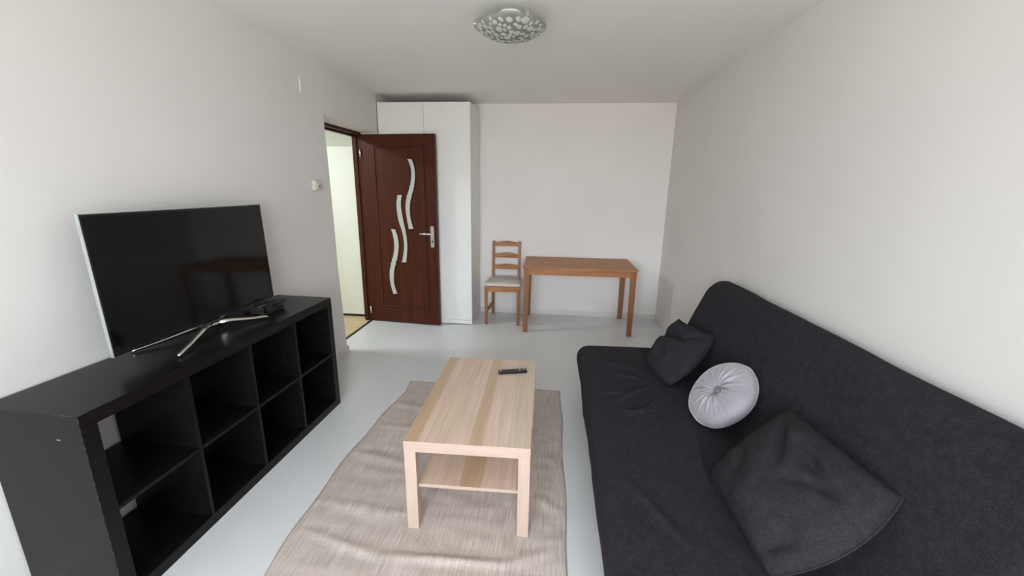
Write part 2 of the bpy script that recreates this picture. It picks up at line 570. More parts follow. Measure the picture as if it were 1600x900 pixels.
HALL_W = 24
t = thing('hallway_ceiling_light', 'round white lamp on the hallway ceiling', 'lamp', (-3.0, 3.35, H))
obj('base', lathe(nb(), [(0, 0), (.13, 0), (.13, -.03), (0, -.03)]), 'white_plastic', t)
obj('shade', lathe(nb(), [(.14, -.03), (.14, -.045), (.12, -.075), (.07, -.092), (0, -.097)]), 'lit_shade', t, True)
hl = bpy.data.lights.new('hallway_bulb', 'AREA')
hl.shape = 'DISK'
hl.size = .28
hl.energy = HALL_W
hl.color = (.93, 1, 1.0)
ho = bpy.data.objects.new('hallway_bulb', hl)
COL.objects.link(ho)
ho.parent = t
ho.location = (0, 0, -.11)

# ------------------------------------------------------------------ the door
HX, HY, LX, LY = -2.0328, 4.3112, -1.2296, 4.2357
W_LEAF = math.hypot(LX - HX, LY - HY)
door = bpy.data.objects.new('door_1', None)
COL.objects.link(door)
door.location = (HX, HY, 0)
door.rotation_euler = (0, 0, math.atan2(LY - HY, LX - HX))
door['kind'] = 'structure'
door['label'] = 'open dark brown door with three wavy glass inserts'
# S-shaped lights, (left, right) edges as (across, height)
WAVES = [
    [((.496, 1.791), (.553, 1.792)), ((.529, 1.709), (.579, 1.718)), ((.535, 1.621), (.586, 1.621)), ((.516, 1.522), (.569, 1.505)), ((.474, 1.404), (.53, 1.387)), ((.454, 1.312), (.513, 1.295)), ((.46, 1.201), (.516, 1.193)), ((.482, 1.064), (.545, 1.066))],
    [((.371, 1.428), (.432, 1.429)), ((.354, 1.347), (.415, 1.348)), ((.353, 1.254), (.417, 1.265)), ((.368, 1.151), (.432, 1.162)), ((.399, 1.048), (.452, 1.05)), ((.414, .953), (.464, .955)), ((.413, .856), (.463, .849)), ((.382, .698), (.443, .701))],
    [((.272, 1.066), (.33, 1.068)), ((.294, .987), (.356, .989)), ((.302, .871), (.365, .883)), ((.281, .772), (.344, .765)), ((.242, .651), (.305, .644)), ((.225, .55), (.289, .543)), ((.233, .438), (.289, .442)), ((.261, .331), (.322, .339))]]


def smooth_chain(pts, n=5):
    out = []
    P = [Vector((*p, 0)) for p in pts]
    for i in range(len(P) - 1):
        p0, p1, p2, p3 = P[max(i - 1, 0)], P[i], P[i + 1], P[min(i + 2, len(P) - 1)]
        for k in range(n):
            s = k / n
            q = .5 * ((2 * p1) + (p2 - p0) * s + (2 * p0 - 5 * p1 + 4 * p2 - p3) * s * s + (3 * p1 - p0 - 3 * p2 + p3) * s ** 3)
            out.append((q.x, q.y))
    out.append((P[-1].x, P[-1].y))
    return out


leaf = obj('leaf', box(nb(), -.015, W_LEAF, 0, .040, .010, 2.030, .003), 'mahogany_z', door)
GX0, GX1, GZ0, GZ1 = .125, .681, .185, 1.912
for a in ((GX0, GX1, GZ1 - .018, GZ1, 'mahogany_x'), (GX0, GX1, GZ0, GZ0 + .018, 'mahogany_x'), (GX0, GX0 + .018, GZ0, GZ1, 'mahogany_z'), (GX1 - .018, GX1, GZ0, GZ1, 'mahogany_z')):
    obj('moulding', box(nb(), a[0], a[1], -.010, .002, a[2], a[3], .0065, 4), a[4], leaf, True)
for wv in WAVES:
    le = smooth_chain([a for a, b in wv])
    ri = smooth_chain([b for a, b in wv])
    g = obj('glass_insert', extrude_outline(nb(), le + ri[::-1], .006, lambda a, b, d: (a, -.0025 + d, b)), 'frosted', leaf)
    rim = nb()
    loop = le + ri[::-1]
    tube(rim, [(a, -.001, b) for a, b in loop], .0065, 8, True)
    obj('glazing_bead', rim, 'mahogany_z', leaf, True)
hd = obj('handle_plate', extrude_outline(nb(), [(.753 + .020 * math.cos(s), (1.09 if math.sin(s) >= 0 else .90) + .020 * math.sin(s)) for s in [6.28318 * (k + .5) / 28 for k in range(28)]], -.009, lambda a, b, d: (a, d, b)), 'nickel', door)
obj('lever', tube(nb(), [(.750, -.006, 1.028), (.750, -.045, 1.028), (.742, -.052, 1.028), (.70, -.054, 1.028), (.628, -.050, 1.026)], [.009, .009, .010, .0095, .0085], 12), 'nickel', hd, True)
obj('keyhole', extrude_outline(nb(), [(.753 + .006 * math.cos(s), .945 + .014 * math.sin(s)) for s in [6.28318 * k / 16 for k in range(16)]], -.0015, lambda a, b, d: (a, -.009 + d, b)), 'black', hd)
for z in (1.845, .135):
    obj('hinge', tube(nb(), [(-.018, -.010, z - .04), (-.018, -.010, z + .04)], .009, 12), 'nickel', door, True)
# frame in the opening (world-aligned, so the rotation is undone)
trim = bpy.data.objects.new('trim_2', None)
COL.objects.link(trim)
trim['kind'] = 'structure'
trim['label'] = 'dark brown door frame set deep in the doorway'
obj('frame_jamb', box(nb(), X_FRAME - .085, X_FRAME, 4.322, 4.40, .002, 2.048, .003), 'mahogany_z', trim)
obj('frame_stop', box(nb(), X_FRAME - .085, X_FRAME - .04, 4.305, 4.322, .012, 2.005, .003), 'mahogany_z', trim)
obj('frame_jamb', box(nb(), X_FRAME - .085, X_FRAME, 3.36, 3.43, .002, 2.048, .003), 'mahogany_z', trim)
obj('frame_head', box(nb(), X_FRAME - .085, X_FRAME, 3.26, 4.322, 2.022, 2.062, .003), 'mahogany_x', trim)
obj('frame_head_stop', box(nb(), X_FRAME - .085, X_FRAME - .045, 3.44, 4.305, 2.004, 2.022, .003), 'mahogany_x', trim)

# ------------------------------------------------------------------ wardrobe
WX0, WX1, WY, WZ = -1.848, -.8852, 4.3271, 2.3417
t = thing('wardrobe', 'tall white two-door wardrobe in the corner behind the open door', 'wardrobe', ((WX0 + WX1) / 2, WY, 0))
hw = (WX1 - WX0) / 2
dp = Y_B - WY - .018
obj('side_panel', box(nb(), -hw, -hw + .018, .021, dp, 0, WZ, .001), 'white_foil', t)
obj('side_panel', box(nb(), hw - .018, hw, .021, dp, 0, WZ, .001), 'white_foil', t)
obj('top_panel', box(nb(), -hw + .018, hw - .018, .021, dp, WZ - .018, WZ, .001), 'white_foil', t)
obj('bottom_panel', box(nb(), -hw + .018, hw - .018, .021, dp, .055, .073, .001), 'white_foil', t)
obj('back_panel', box(nb(), -hw + .018, hw - .018, dp - .008, dp, .073, WZ - .018), 'white_foil', t)
obj('plinth', box(nb(), -hw + .018, hw - .018, .03, .046, .004, .055, .001), 'white_foil', t)
obj('plinth_strip', box(nb(), -hw, hw + .002, .004, .021, .008, .052, .003), 'white_foil', t)
for x0, x1 in ((-hw, -.0015), (.0015, hw)):
    obj('door', box(nb(), x0, x1, 0, .0195, .055, WZ - .002, .0015), 'white_foil', t)

# ------------------------------------------------------------------ cube shelf along the left wall
BA = -.0169
BH, BD, BL = .784, .386, 1.49
F = Vector((-1.4788, 2.5173, 0))
bc = F + (BL / 2) * Vector((math.sin(BA), -math.cos(BA), 0)) + (BD / 2) * Vector((-math.cos(BA), -math.sin(BA), 0))
shelf = thing('cube_shelf', 'long black-brown cube shelf unit with eight open compartments', 'shelf unit', bc, R(90) + BA)
hl_, hd_ = BL / 2, BD / 2
obj('top_board', box(nb(), -hl_ + .05, hl_ - .05, -hd_, hd_, BH - .05, BH), 'blackbrown', shelf)
obj('bottom_board', box(nb(), -hl_ + .05, hl_ - .05, -hd_, hd_, 0, .05), 'blackbrown', shelf)
sd = obj('side_board', box(nb(), -hl_, -hl_ + .05, -hd_, hd_, 0, BH), 'blackbrown', shelf)
obj('side_board', box(nb(), hl_ - .05, hl_, -hd_, hd_, 0, BH), 'blackbrown', shelf)
cw = (BL - .1 - 3 * .016) / 4
zc = BH / 2
for i in range(3):
    x = -hl_ + .05 + cw * (i + 1) + .016 * i
    obj('divider', box(nb(), x, x + .016, -hd_ + .001, hd_, .05, BH - .05, .001), 'blackbrown', shelf)
for i in range(4):
    x = -hl_ + .05 + (cw + .016) * i
    obj('cross_shelf', box(nb(), x, x + cw, -hd_ + .001, hd_, zc - .008, zc + .008, .001), 'blackbrown', shelf)
# worn edge of the nearest corner and a small scratch on the side
rnd = random.Random(4)
chip = nb()
for k in range(16):
    z = BH - .012 - .70 * (k / 15) ** 1.2 + rnd.uniform(-.01, .01)
    s = rnd.uniform(.001, .006) if k else .008
    box(chip, -hl_ - .0003, -hl_ + .0009, -hd_ - .0003, -hd_ + .0008, z - s, z + s)
for k in range(5):
    y = -hd_ + .01 + rnd.uniform(0, .12)
    box(chip, -hl_ - .0003, -hl_ + .0009, y, y + rnd.uniform(.005, .02), BH - .0008, BH + .0003)
obj('worn_edge', chip, 'raw_edge', shelf)['kind'] = 'stuff'
obj('scratch', box(nb(), -hl_ - .0006, -hl_ + .001, -.105, -.092, .690, .6925), 'nickel', shelf)

# ------------------------------------------------------------------ television
TVX, TVY = -1.725, 1.812
tv = thing('television', 'flat black television on a chrome four-armed stand', 'television', (TVX, TVY, BH), R(90))
TW, TZ0, TZ1 = .948, .060, .617
tilt = R(-1.5)


def tv_part(name, bm, mat, parent=tv, smooth=False):
    for v in bm.verts:
        z = v.co.z - TZ0
        v.co.y += z * math.tan(-tilt)
    return obj(name, bm, mat, parent, smooth)


pan = tv_part('panel', box(nb(), -TW / 2, TW / 2, -.012, .004, TZ0, TZ1, .002), 'gloss_black')
tv_part('screen', box(nb(), -TW / 2 + .008, TW / 2 - .008, -.0132, -.0115, TZ0 + .016, TZ1 - .008), 'screen', pan)
fe = nb()
box(fe, -TW / 2 - .003, -TW / 2, -.0125, .003, TZ0 - .002, TZ1 + .004, .001)
box(fe, TW / 2, TW / 2 + .003, -.0125, .003, TZ0 - .002, TZ1 + .004, .001)
box(fe, -TW / 2, TW / 2, -.012, .003, TZ1, TZ1 + .003, .001)
tv_part('silver_edge', fe, 'steel_edge', pan)
tv_part('rear_shell', box(nb(), -.36, .36, .003, .045, TZ0 + .06, TZ1 - .12, .012), 'black')
st = obj('stand_hub', box(nb(), -.055, .055, -.030, .030, .036, .060, .010, 3), 'gloss_black', tv)
obj('stand_neck', box(nb(), -.04, .04, -.008, .03, .055, .16, .008), 'black', tv)
for fx, fy in ((-.305, .112), (-.322, -.130), (.235, -.140), (.23, .112)):
    s = nb()
    mid = (fx * .12, fy * .12 - .004, .040)
    tube(s, [mid, (fx * .30, fy * .32, .036), (fx * .65, fy * .66, .020), (fx * .96, fy * .97, .0115), (fx, fy, .0075)], [.017, .0135, .0105, .009, .006], 10)
    obj('stand_arm', s, 'chrome', tv, True)
obj('stand_collar', lathe(nb(), [(0, .028), (.030, .028), (.036, .036), (.034, .046), (.020, .050), (0, .050)], 24), 'chrome', tv, True)

# cable and power adapter lying beside it
cb = thing('power_adapter', 'small black power adapter with a coiled cable beside the television stand', 'adapter', (-1.66, 2.20, BH), R(60))
obj('brick', box(nb(), -.05, .05, -.030, .026, 0, .032, .006, 3), 'black', cb)
rnd = random.Random(9)
coil = []
for k in range(90):
    a = k / 90 * 6.28318 * 3.5
    rr = 1 + .12 * math.sin(a * 1.7 + 1)
    coil.append((-.01 + .085 * rr * math.cos(a), .012 + .036 * rr * math.sin(a), .037 + .010 * (k / 90) + .004 * math.sin(a * .7)))
coil += [(.02, -.05, .03), (-.05, -.075, .008), (-.10, -.05, .004), (-.13, .0, .004), (-.12, .06, .004)]
obj('cable', tube(nb(), coil, .0030, 8), 'gloss_black', cb, True)
obj('plug', box(nb(), -.135, -.105, .055, .085, .001, .024, .005), 'black', cb)

# ------------------------------------------------------------------ rug
def rug_height(x, y):
    p = Vector((x, y, 0))
    h = .0022 * noise.noise(p * 5.0) + .0030 * noise.noise(Vector((x * 5, y * 17, 3))) + .0016 * noise.noise(Vector((x * 22, y * 11, 7)))
    for (ax, ay, bx, by, hh, wd) in ((-.62, 1.345, -.16, 1.36, .011, .020), (-1.02, 1.42, -.66, 1.33, .006, .022), (-1.08, 1.60, -.55, 1.56, .005, .03),
                                     (-.16, 1.36, .10, 1.47, .005, .025), (-1.10, 1.98, -.72, 1.92, .005, .03), (-1.12, 2.25, -.75, 2.28, .005, .03),
                                     (-1.08, 2.55, -.70, 2.48, .005, .03), (-.03, 1.75, .09, 1.66, .006, .03), (-.02, 2.1, .10, 1.98, .004, .03), (-.5, 1.2, -.1, 1.24, .004, .03)):
        d = Vector((bx - ax, by - ay))
        q = Vector((x - ax, y - ay))
        s = q.dot(d) / d.length_squared
        if -.15 < s < 1.15:
            off = (q - d * s).length
            h += hh * math.exp(-(off / wd) ** 2) * max(0, math.sin(math.pi * (s + .15) / 1.3)) ** .7
    return h


LEG_SPOTS = [(-.348 + math.cos(.0239) * a - math.sin(.0239) * b, 1.952 + math.sin(.0239) * a + math.cos(.0239) * b) for a in (-.2485, .2485) for b in (-.4235, .4235)]
bm = nb()
NXR, NYR = 130, 200
top, bot = {}, {}
for j in range(NYR + 1):
    v = j / NYR
    y0 = 1.0 + 1.905 * v
    xl = -1.085 - .055 * math.sin(math.pi * min(1, v * 1.1)) + .006 * math.sin(v * 23) - (.0 if v < .9 else (v - .9) * .1)
    xr = .116 - .02 * v + .005 * math.sin(v * 17 + 1)
    for i in range(NXR + 1):
        u = i / NXR
        x = xl + (xr - xl) * u
        y = y0 + .006 * math.sin(u * 11) * v
        e = min(1, min(u, 1 - u) * 60 + .25, min(v, 1 - v) * 80 + .25)
        z = .0062 * e + max(-.0035, rug_height(x, y)) * e
        for lx, ly in LEG_SPOTS:                                 # pressed flat under the table legs
            k = min(1, max(0, (math.hypot(x - lx, y - ly) - .045) / .06))
            z = z * k + .0040 * (1 - k)
        top[i, j] = bm.verts.new((x, y, max(z, .0015)))
for j in range(NYR):
    for i in range(NXR):
        bm.faces.new((top[i, j], top[i + 1, j], top[i + 1, j + 1], top[i, j + 1]))
edge = [top[i, 0] for i in range(NXR)] + [top[NXR, j] for j in range(NYR)] + [top[i, NYR] for i in range(NXR, 0, -1)] + [top[0, j] for j in range(NYR, 0, -1)]
low = [bm.verts.new((v.co.x, v.co.y, .0003)) for v in edge]
for k in range(len(edge)):
    bm.faces.new((low[k], low[(k + 1) % len(low)], edge[(k + 1) % len(edge)], edge[k]))
bm.faces.new(low[::-1])
rug = obj('rug', bm, 'rug', None, True)
tag(rebase(rug, (-.49, 1.95, 0)), 'wrinkled beige woven rug under the coffee table', 'rug')

# ------------------------------------------------------------------ coffee table
CA = .0239
cfar = Vector((-.6338, 2.3951, 0))
ctr = cfar + Vector((math.cos(CA) * .275 + math.sin(CA) * .45, math.sin(CA) * .275 - math.cos(CA) * .45, 0))
ct = thing('coffee_table', 'pale oak coffee table with a lower shelf, standing on the rug', 'table', (ctr.x, ctr.y, .0050), CA)
obj('table_top', box(nb(), -.275, .275, -.45, .45, .40, .4505, .0012), 'oak_top', ct)
for y0, y1 in ((-.4508, -.4498), (.4498, .4508)):
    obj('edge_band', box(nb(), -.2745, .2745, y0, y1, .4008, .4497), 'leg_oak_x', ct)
for sx in (-1, 1):
    for sy in (-1, 1):
        x0, y0 = sx * .2485, sy * .4235
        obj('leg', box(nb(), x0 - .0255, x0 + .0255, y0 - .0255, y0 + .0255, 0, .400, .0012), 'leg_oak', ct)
obj('lower_shelf', box(nb(), -.222, .222, -.425, .425, .205, .221, .001), 'oak_shelf', ct)

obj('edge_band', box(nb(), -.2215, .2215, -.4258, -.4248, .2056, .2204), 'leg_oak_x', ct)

# remote control on it
c = Vector((-.213, 2.222, .4563))
rm = thing('remote_control', 'slim black remote control on the coffee table', 'remote control', c, R(16))
obj('body', box(nb(), -.085, .085, -.020, .020, 0, .015, .005, 3), 'gloss_black', rm)
obj('power_button', lathe(nb(), [(0, .0165), (.004, .0165), (.0045, .015), (0, .0148)], 14), 'chrome', rm, loc=(-.072, .004, 0))
obj('silver_key', box(nb(), .040, .044, -.012, .014, .0148, .0163, .0005), 'nickel', rm)
for i in range(6):
    for j in range(3):
        x = -.055 + i * .014
        y = -.011 + j * .011
        obj('button', box(nb(), x - .0042, x + .0042, y - .0032, y + .0032, .0145, .0162, .001), 'black', rm)
obj('logo_key', box(nb(), .064, .072, -.006, .006, .0148, .0161, .0005), 'steel_edge', rm)

# ------------------------------------------------------------------ pine table by the back wall
TA, TL, TD, TH = .0132, 1.18, .675, .7215
tc = Vector((-.3222, Y_B - .030, 0)) + Vector((math.cos(TA) * TL / 2 + math.sin(TA) * TD / 2, math.sin(TA) * TL / 2 - math.cos(TA) * TD / 2, 0))
dt = thing('dining_table', 'reddish-brown pine table against the back wall', 'table', tc, TA)
obj('table_top', box(nb(), -TL / 2, TL / 2, -TD / 2, TD / 2, TH - .019, TH, .004, 3), 'pine_x', dt)
for sx in (-1, 1):
    for sy in (-1, 1):
        bm = nb()
        taper(bm, sx * (TL / 2 - .038), sy * (TD / 2 - .038), 0, TH - .019, .047, .058, (-sx * .002, -sy * .002))
        obj('leg', bm, 'pine_z', dt)
for sy in (-1, 1):
    y = sy * (TD / 2 - .030)
    obj('apron', box(nb(), -TL / 2 + .065, TL / 2 - .065, y - .011, y + .011, TH - .086, TH - .019, .002), 'pine_x', dt)
for sx in (-1, 1):
    x = sx * (TL / 2 - .030)
    obj('apron', box(nb(), x - .011, x + .011, -TD / 2 + .065, TD / 2 - .065, TH - .086, TH - .019, .002), 'pine_y', dt)

# ------------------------------------------------------------------ ladder-back chair
ch = thing('dining_chair', 'reddish-brown ladder-back pine chair with a cream seat pad', 'chair', (-.554, 4.58, 0), R(1))
FW, BWd, FY, BY = .200, .155, -.195, .205
for sx in (-1, 1):
    bm = nb()
    taper(bm, sx * (FW - .018), FY, 0, .432, .030, .036, (0, 0))
    obj('leg', bm, 'pine_z', ch)
    bm = nb()
    # rear leg runs on as the back post: splayed below the seat, raked above it
    pts = [(BY + .012, 0), (BY, .43), (BY + .018, .66), (BY + .052, .895)]
    prev = None
    for k, (yy, zz) in enumerate(pts):
        wv = .017 if k < 2 else .015
        ring = [bm.verts.new((sx * BWd + dx * .0155, yy + dy * wv, zz)) for dx, dy in ((-1, -1), (1, -1), (1, 1), (-1, 1))]
        if prev:
            for q in range(4):
                bm.faces.new((prev[q], prev[(q + 1) % 4], ring[(q + 1) % 4], ring[q]))
        else:
            bm.faces.new(ring[::-1])
        prev = ring
    bm.faces.new(prev)
    bmesh.ops.recalc_face_normals(bm, faces=bm.faces)
    obj('back_leg', bm, 'pine_z', ch)
    bm = nb()
    a, b = Vector((sx * (FW - .018), FY + .016, .150)), Vector((sx * BWd, BY - .010, .150))
    d = .010
    vs_ = [bm.verts.new(p + Vector((dx * d, 0, dz * .016))) for p in (a, b) for dx, dz in ((-1, -1), (1, -1), (1, 1), (-1, 1))]
    for q in ((0, 1, 2, 3), (7, 6, 5, 4), (0, 4, 5, 1), (1, 5, 6, 2), (2, 6, 7, 3), (3, 7, 4, 0)):
        bm.faces.new([vs_[i] for i in q])
    bmesh.ops.recalc_face_normals(bm, faces=bm.faces)
    obj('side_stretcher', bm, 'pine_y', ch)
    bm = nb()
    a, b = Vector((sx * (FW - .014), FY + .018, .408)), Vector((sx * (BWd + .002), BY - .014, .408))
    vs_ = [bm.verts.new(p + Vector((dx * .009, 0, dz * .022))) for p in (a, b) for dx, dz in ((-1, -1), (1, -1), (1, 1), (-1, 1))]
    for q in ((0, 1, 2, 3), (7, 6, 5, 4), (0, 4, 5, 1), (1, 5, 6, 2), (2, 6, 7, 3), (3, 7, 4, 0)):
        bm.faces.new([vs_[i] for i in q])
    bmesh.ops.recalc_face_normals(bm, faces=bm.faces)
    obj('seat_rail', bm, 'pine_y', ch)
obj('seat_rail', box(nb(), -FW + .036, FW - .036, FY - .012, FY + .010, .386, .432, .002), 'pine_x', ch)
obj('seat_rail', box(nb(), -BWd + .014, BWd - .014, BY - .010, BY + .008, .386, .432, .002), 'pine_x', ch)
bm = nb()
sv = [(-FW, FY - .022), (FW, FY - .022), (BWd - .016, BY + .012), (-BWd + .016, BY + .012)]
extrude_outline(bm, sv, .012, lambda a, b, d: (a, b, .432 + d))
obj('seat', bm, 'pine_x', ch)
for zb, zt in ((.836, .880), (.700, .744), (.564, .608)):
    n = 14
    arc = [(-BWd + .012 + (2 * BWd - .024) * k / n, zt + .017 * math.sin(math.pi * k / n) ** 1.5) for k in range(n + 1)]
    out = [(BWd - .012, zb), (-BWd + .012, zb)]
    zc_ = (zb + zt) / 2
    yc = BY + .018 + (.034 * (zc_ - .66) / .235 if zc_ > .66 else -.018 * (.66 - zc_) / .23)

    def to3(a, b, d, yc=yc):
        return (a, yc - .008 + d + .020 * (1 - (a / BWd) ** 2) * .5, b)
    obj('back_slat', extrude_outline(nb(), out[::-1][:1] + out[:1] + arc[::-1][0:], .015, to3), 'pine_x', ch)
bm = soft_box(nb(), .41, .40, .040, .019, 20, 20, 6)
for v in bm.verts:
    s = (v.co.y + .20) / .40
    v.co.x *= 1.0 - .17 * s
    r2 = (v.co.x / .2) ** 2 + (v.co.y / .2) ** 2
    if v.co.z > 0:
        v.co.z += .006 * max(0, 1 - r2) + .003 * noise.noise(v.co * 14)
pad = obj('seat_pad', bm, 'seat_pad', ch, True, loc=(0, -.012, .464))

# ------------------------------------------------------------------ sofa bed
SY0, SY1 = .775, 2.945
SL = SY1 - SY0
SYC = (SY0 + SY1) / 2
sofa = thing('sofa_bed', 'dark charcoal sofa bed with a loose fitted cover along the right wall', 'sofa', (.62, SYC, 0))
CREASES = [(.62, 2.30, .34, 2.05, .006, .018), (.66, 2.20, .40, 1.85, .005, .016), (.60, 2.36, .38, 2.42, .005, .02), (.70, 2.15, .55, 1.70, .005, .016),
           (.58, 2.02, .38, 1.92, .004, .014), (.50, 2.15, .30, 2.18, .004, .014), (.55, 1.95, .36, 1.99, .004, .012), (.72, 1.9, .62, 1.4, .004, .02),
           (.63, 2.45, .30, 2.62, .004, .03), (.3, 1.5, .5, 1.1, .003, .03)]
bm = soft_box(nb(), .76, SL, .235, .075, 110, 300, 14)
for v in bm.verts:
    gx, gy = v.co.x + .585, v.co.y + SYC
    nv = noise.noise(Vector((gx * 3, gy * 3, v.co.z * 3)))
    n2 = noise.noise(Vector((gx * 13, gy * 8, v.co.z * 9)))
    v.co.x += .006 * nv + .002 * n2
    if v.co.z > 0:
        dz = .006 * nv + .0025 * n2 - .018 * max(0, (.34 - gx) / .14) ** 2 * .6
        for ax, ay, bx, by, hh, wd in CREASES:
            d = Vector((bx - ax, by - ay))
            q = Vector((gx - ax, gy - ay))
            s = q.dot(d) / d.length_squared
            if 0 < s < 1:
                off = (q - d * s).length
                dz += 2.6 * hh * math.exp(-(off / (wd * .7)) ** 2) * math.sin(math.pi * s)
        v.co.z += dz
    else:
        v.co.x += .012 * (1 if v.co.x < 0 else 0)
obj('seat_mattress', bm, 'sofa', sofa, True, loc=(-.035, 0, .278))
# backrest: leans back at about 22 degrees, its upper corners rounded
bm = soft_box(nb(), .145, SL, .66, .066, 12, 140, 52)
lean = .41
for v in bm.verts:
    gy = v.co.y + SYC
    t_ = v.co.z / .66 + .5
    # round the two upper corners as seen from the front
    ex = SL / 2 - abs(v.co.y)
    ez = .33 - v.co.z
    rr = .10
    if ex < rr and ez < rr:
        d = Vector((rr - ex, rr - ez))
        m_ = max(d.x, d.y)
        if d.length > 1e-6:
            d2 = d * (m_ / d.length)
            v.co.y = math.copysign(SL / 2 - rr + d2.x, v.co.y)
            v.co.z = .33 - rr + d2.y
    nv = noise.noise(Vector((v.co.x * 3, gy * 2.5, v.co.z * 3 + 5)))
    n2 = noise.noise(Vector((v.co.x * 9, gy * 7, v.co.z * 9 + 5)))
    v.co.x += .007 * nv + .002 * n2
    v.co.z += (.012 * (2.9 - gy) + .004 * nv) * t_
    v.co.x += lean * v.co.z
obj('backrest', bm, 'sofa', sofa, True, loc=(.420, 0, .592))
fr = nb()
box(fr, -.34, .34, -SL / 2 + .08, -SL / 2 + .12, .12, .165, .004)
box(fr, -.34, .34, SL / 2 - .12, SL / 2 - .08, .12, .165, .004)
box(fr, -.36, -.32, -SL / 2 + .08, SL / 2 - .08, .12, .165, .004)
box(fr, .30, .34, -SL / 2 + .08, SL / 2 - .08, .12, .165, .004)
obj('base_frame', fr, 'dark_metal', sofa)
for sx in (-.31, .30):
    for sy in (-SL / 2 + .16, SL / 2 - .16):
        obj('leg', tube(nb(), [(sx, sy, 0), (sx, sy, .125)], .02, 14), 'dark_metal', sofa, True)


# ------------------------------------------------------------------ cushions
def square_cushion(name, label, corners, thick, back, seed, bow=(0, 0, 0, 0), folds=()):
    """pillow stretched between its four corner points (a, b, c, d in order round the edge)"""
    A, B, C, D = [Vector(c) for c in corners]
    nrm = (C - A).cross(D - B).normalized()
    if nrm.z < 0:
        nrm.negate()
    bm = nb()
    N = 44
    V = {}
    for side in (1, -1):
        for i in range(N + 1):
            for j in range(N + 1):
                u, v = i / N * 2 - 1, j / N * 2 - 1
                on_edge = i in (0, N) or j in (0, N)
                if on_edge and side == -1:
                    V[i, j, -1] = V[i, j, 1]
                    continue
                # edges bow inwards between the pointed corners
                uu = u * (1 - (bow[1] if u > 0 else bow[0]) * (1 - v * v) * abs(u) ** 3 * .5)
                vv = v * (1 - (bow[3] if v > 0 else bow[2]) * (1 - u * u) * abs(v) ** 3 * .5)
                s, t2 = (uu + 1) / 2, (vv + 1) / 2
                p = A * (1 - s) * (1 - t2) + B * s * (1 - t2) + C * s * t2 + D * (1 - s) * t2
                hgt = (max(0, 1 - u * u) ** .42) * (max(0, 1 - v * v) ** .42)
                w_ = noise.noise(Vector((u * 1.6 + seed, v * 1.6, side))) * .012 + noise.noise(Vector((u * 4 + seed, v * 4, side * 2))) * .005
                hh = hgt * (thick if side == 1 else -back)
                if side == 1:
                    for (ua, va, ub, vb, dep, wd) in folds:
                        d = Vector((ub - ua, vb - va))
                        q = Vector((u - ua, v - va))
                        k = q.dot(d) / d.length_squared
                        if -.1 < k < 1.1:
                            off = (q - d * k).length
                            hh -= dep * math.exp(-(off / wd) ** 2) * math.sin(math.pi * min(1, max(0, (k + .1) / 1.2))) * min(1, hgt * 2)
                hh += w_ * min(1, hgt * 1.5) * side
                V[i, j, side] = bm.verts.new(p + nrm * hh)
    for side in (1, -1):
        for i in range(N):
            for j in range(N):
                q = [V[i, j, side], V[i + 1, j, side], V[i + 1, j + 1, side], V[i, j + 1, side]]
                bm.faces.new(q if side == 1 else q[::-1])
    bmesh.ops.recalc_face_normals(bm, faces=bm.faces)
    loop = [V[i, 0, 1].co.copy() for i in range(N)] + [V[N, j, 1].co.copy() for j in range(N)] + [V[i, N, 1].co.copy() for i in range(N, 0, -1)] + [V[0, j, 1].co.copy() for j in range(N, 0, -1)]
    o = obj(name, bm, 'cushion', None, True)
    cen = (A + B + C + D) / 4
    base = (cen.x, cen.y, min(v.co.z for v in o.data.vertices))
    rebase(o, base)
    tag(o, label, 'cushion')
    seam = tube(nb(), [p - Vector(base) for p in loop], .0035, 6, True)
    obj('seam', seam, 'cushion', o, True)
    return o


square_cushion('square_cushion', 'large dark charcoal square cushion, the one nearest the viewer on the sofa',
               [(.662, 1.503, .403), (.677, 1.054, .403), (1.001, 1.083, .693), (.976, 1.593, .668)], .115, .045, 2.3, (.16, -.42, .03, .04),
               [(-.7, .75, .1, .1, .030, .10), (-.1, .55, .75, .35, .030, .09), (-.8, -.1, -.25, -.45, .022, .09), (.2, -.1, .8, .5, .018, .10), (.75, -.9, .85, -.3, .022, .09)])
square_cushion('square_cushion', 'small dark charcoal square cushion at the far end of the sofa',
               [(.643, 2.651, .420), (.708, 2.265, .420), (.995, 2.460, .664), (.893, 2.850, .639)], .090, .040, 7.1, (.42, -.55, -.34, .22),
               [(-1.0, .05, .45, .30, .050, .13), (.3, .1, .8, .75, .020, .12), (-.4, -.6, .3, -.5, .012, .12)])

# round velvet cushion with pleats gathered to a covered button
bm = nb()
NR, NA = 30, 180
rings = []
RC, TC = .184, .058
for side in (1, -1):
    for i in range(NR + 1):
        s = i / NR
        ring = []
        if side == -1 and i == NR:
            rings.append(rings[NR])
            continue
        for k in range(NA):
            a = 6.28318 * k / NA
            pro = (1 - s ** 3.2) ** .5 if s < 1 else 0
            z = TC * pro
            dim = .040 * math.exp(-(s / .20) ** 2)
            pleat = .0065 * math.sin(a * 17 + 1.5 * math.sin(3 * a)) * math.exp(-((s - .32) / .26) ** 2) + .003 * math.sin(a * 31 + 2) * math.exp(-((s - .5) / .25) ** 2)
            z = z - dim + pleat
            rr = RC * (s if s > .02 else .02) * (1 + .02 * math.sin(2 * a + .6) + .010 * math.sin(5 * a))
            ring.append(bm.verts.new((rr * math.cos(a), rr * math.sin(a), side * z)))
        rings.append(ring)
for blk in (0, NR + 1):
    for i in range(NR):
        r0, r1 = rings[blk + i], rings[blk + i + 1]
        for k in range(NA):
            bm.faces.new((r0[k], r0[(k + 1) % NA], r1[(k + 1) % NA], r1[k]))
    bm.faces.new(rings[blk])
bmesh.ops.recalc_face_normals(bm, faces=bm.faces)
rc = obj('round_cushion', bm, 'velvet', None, True)
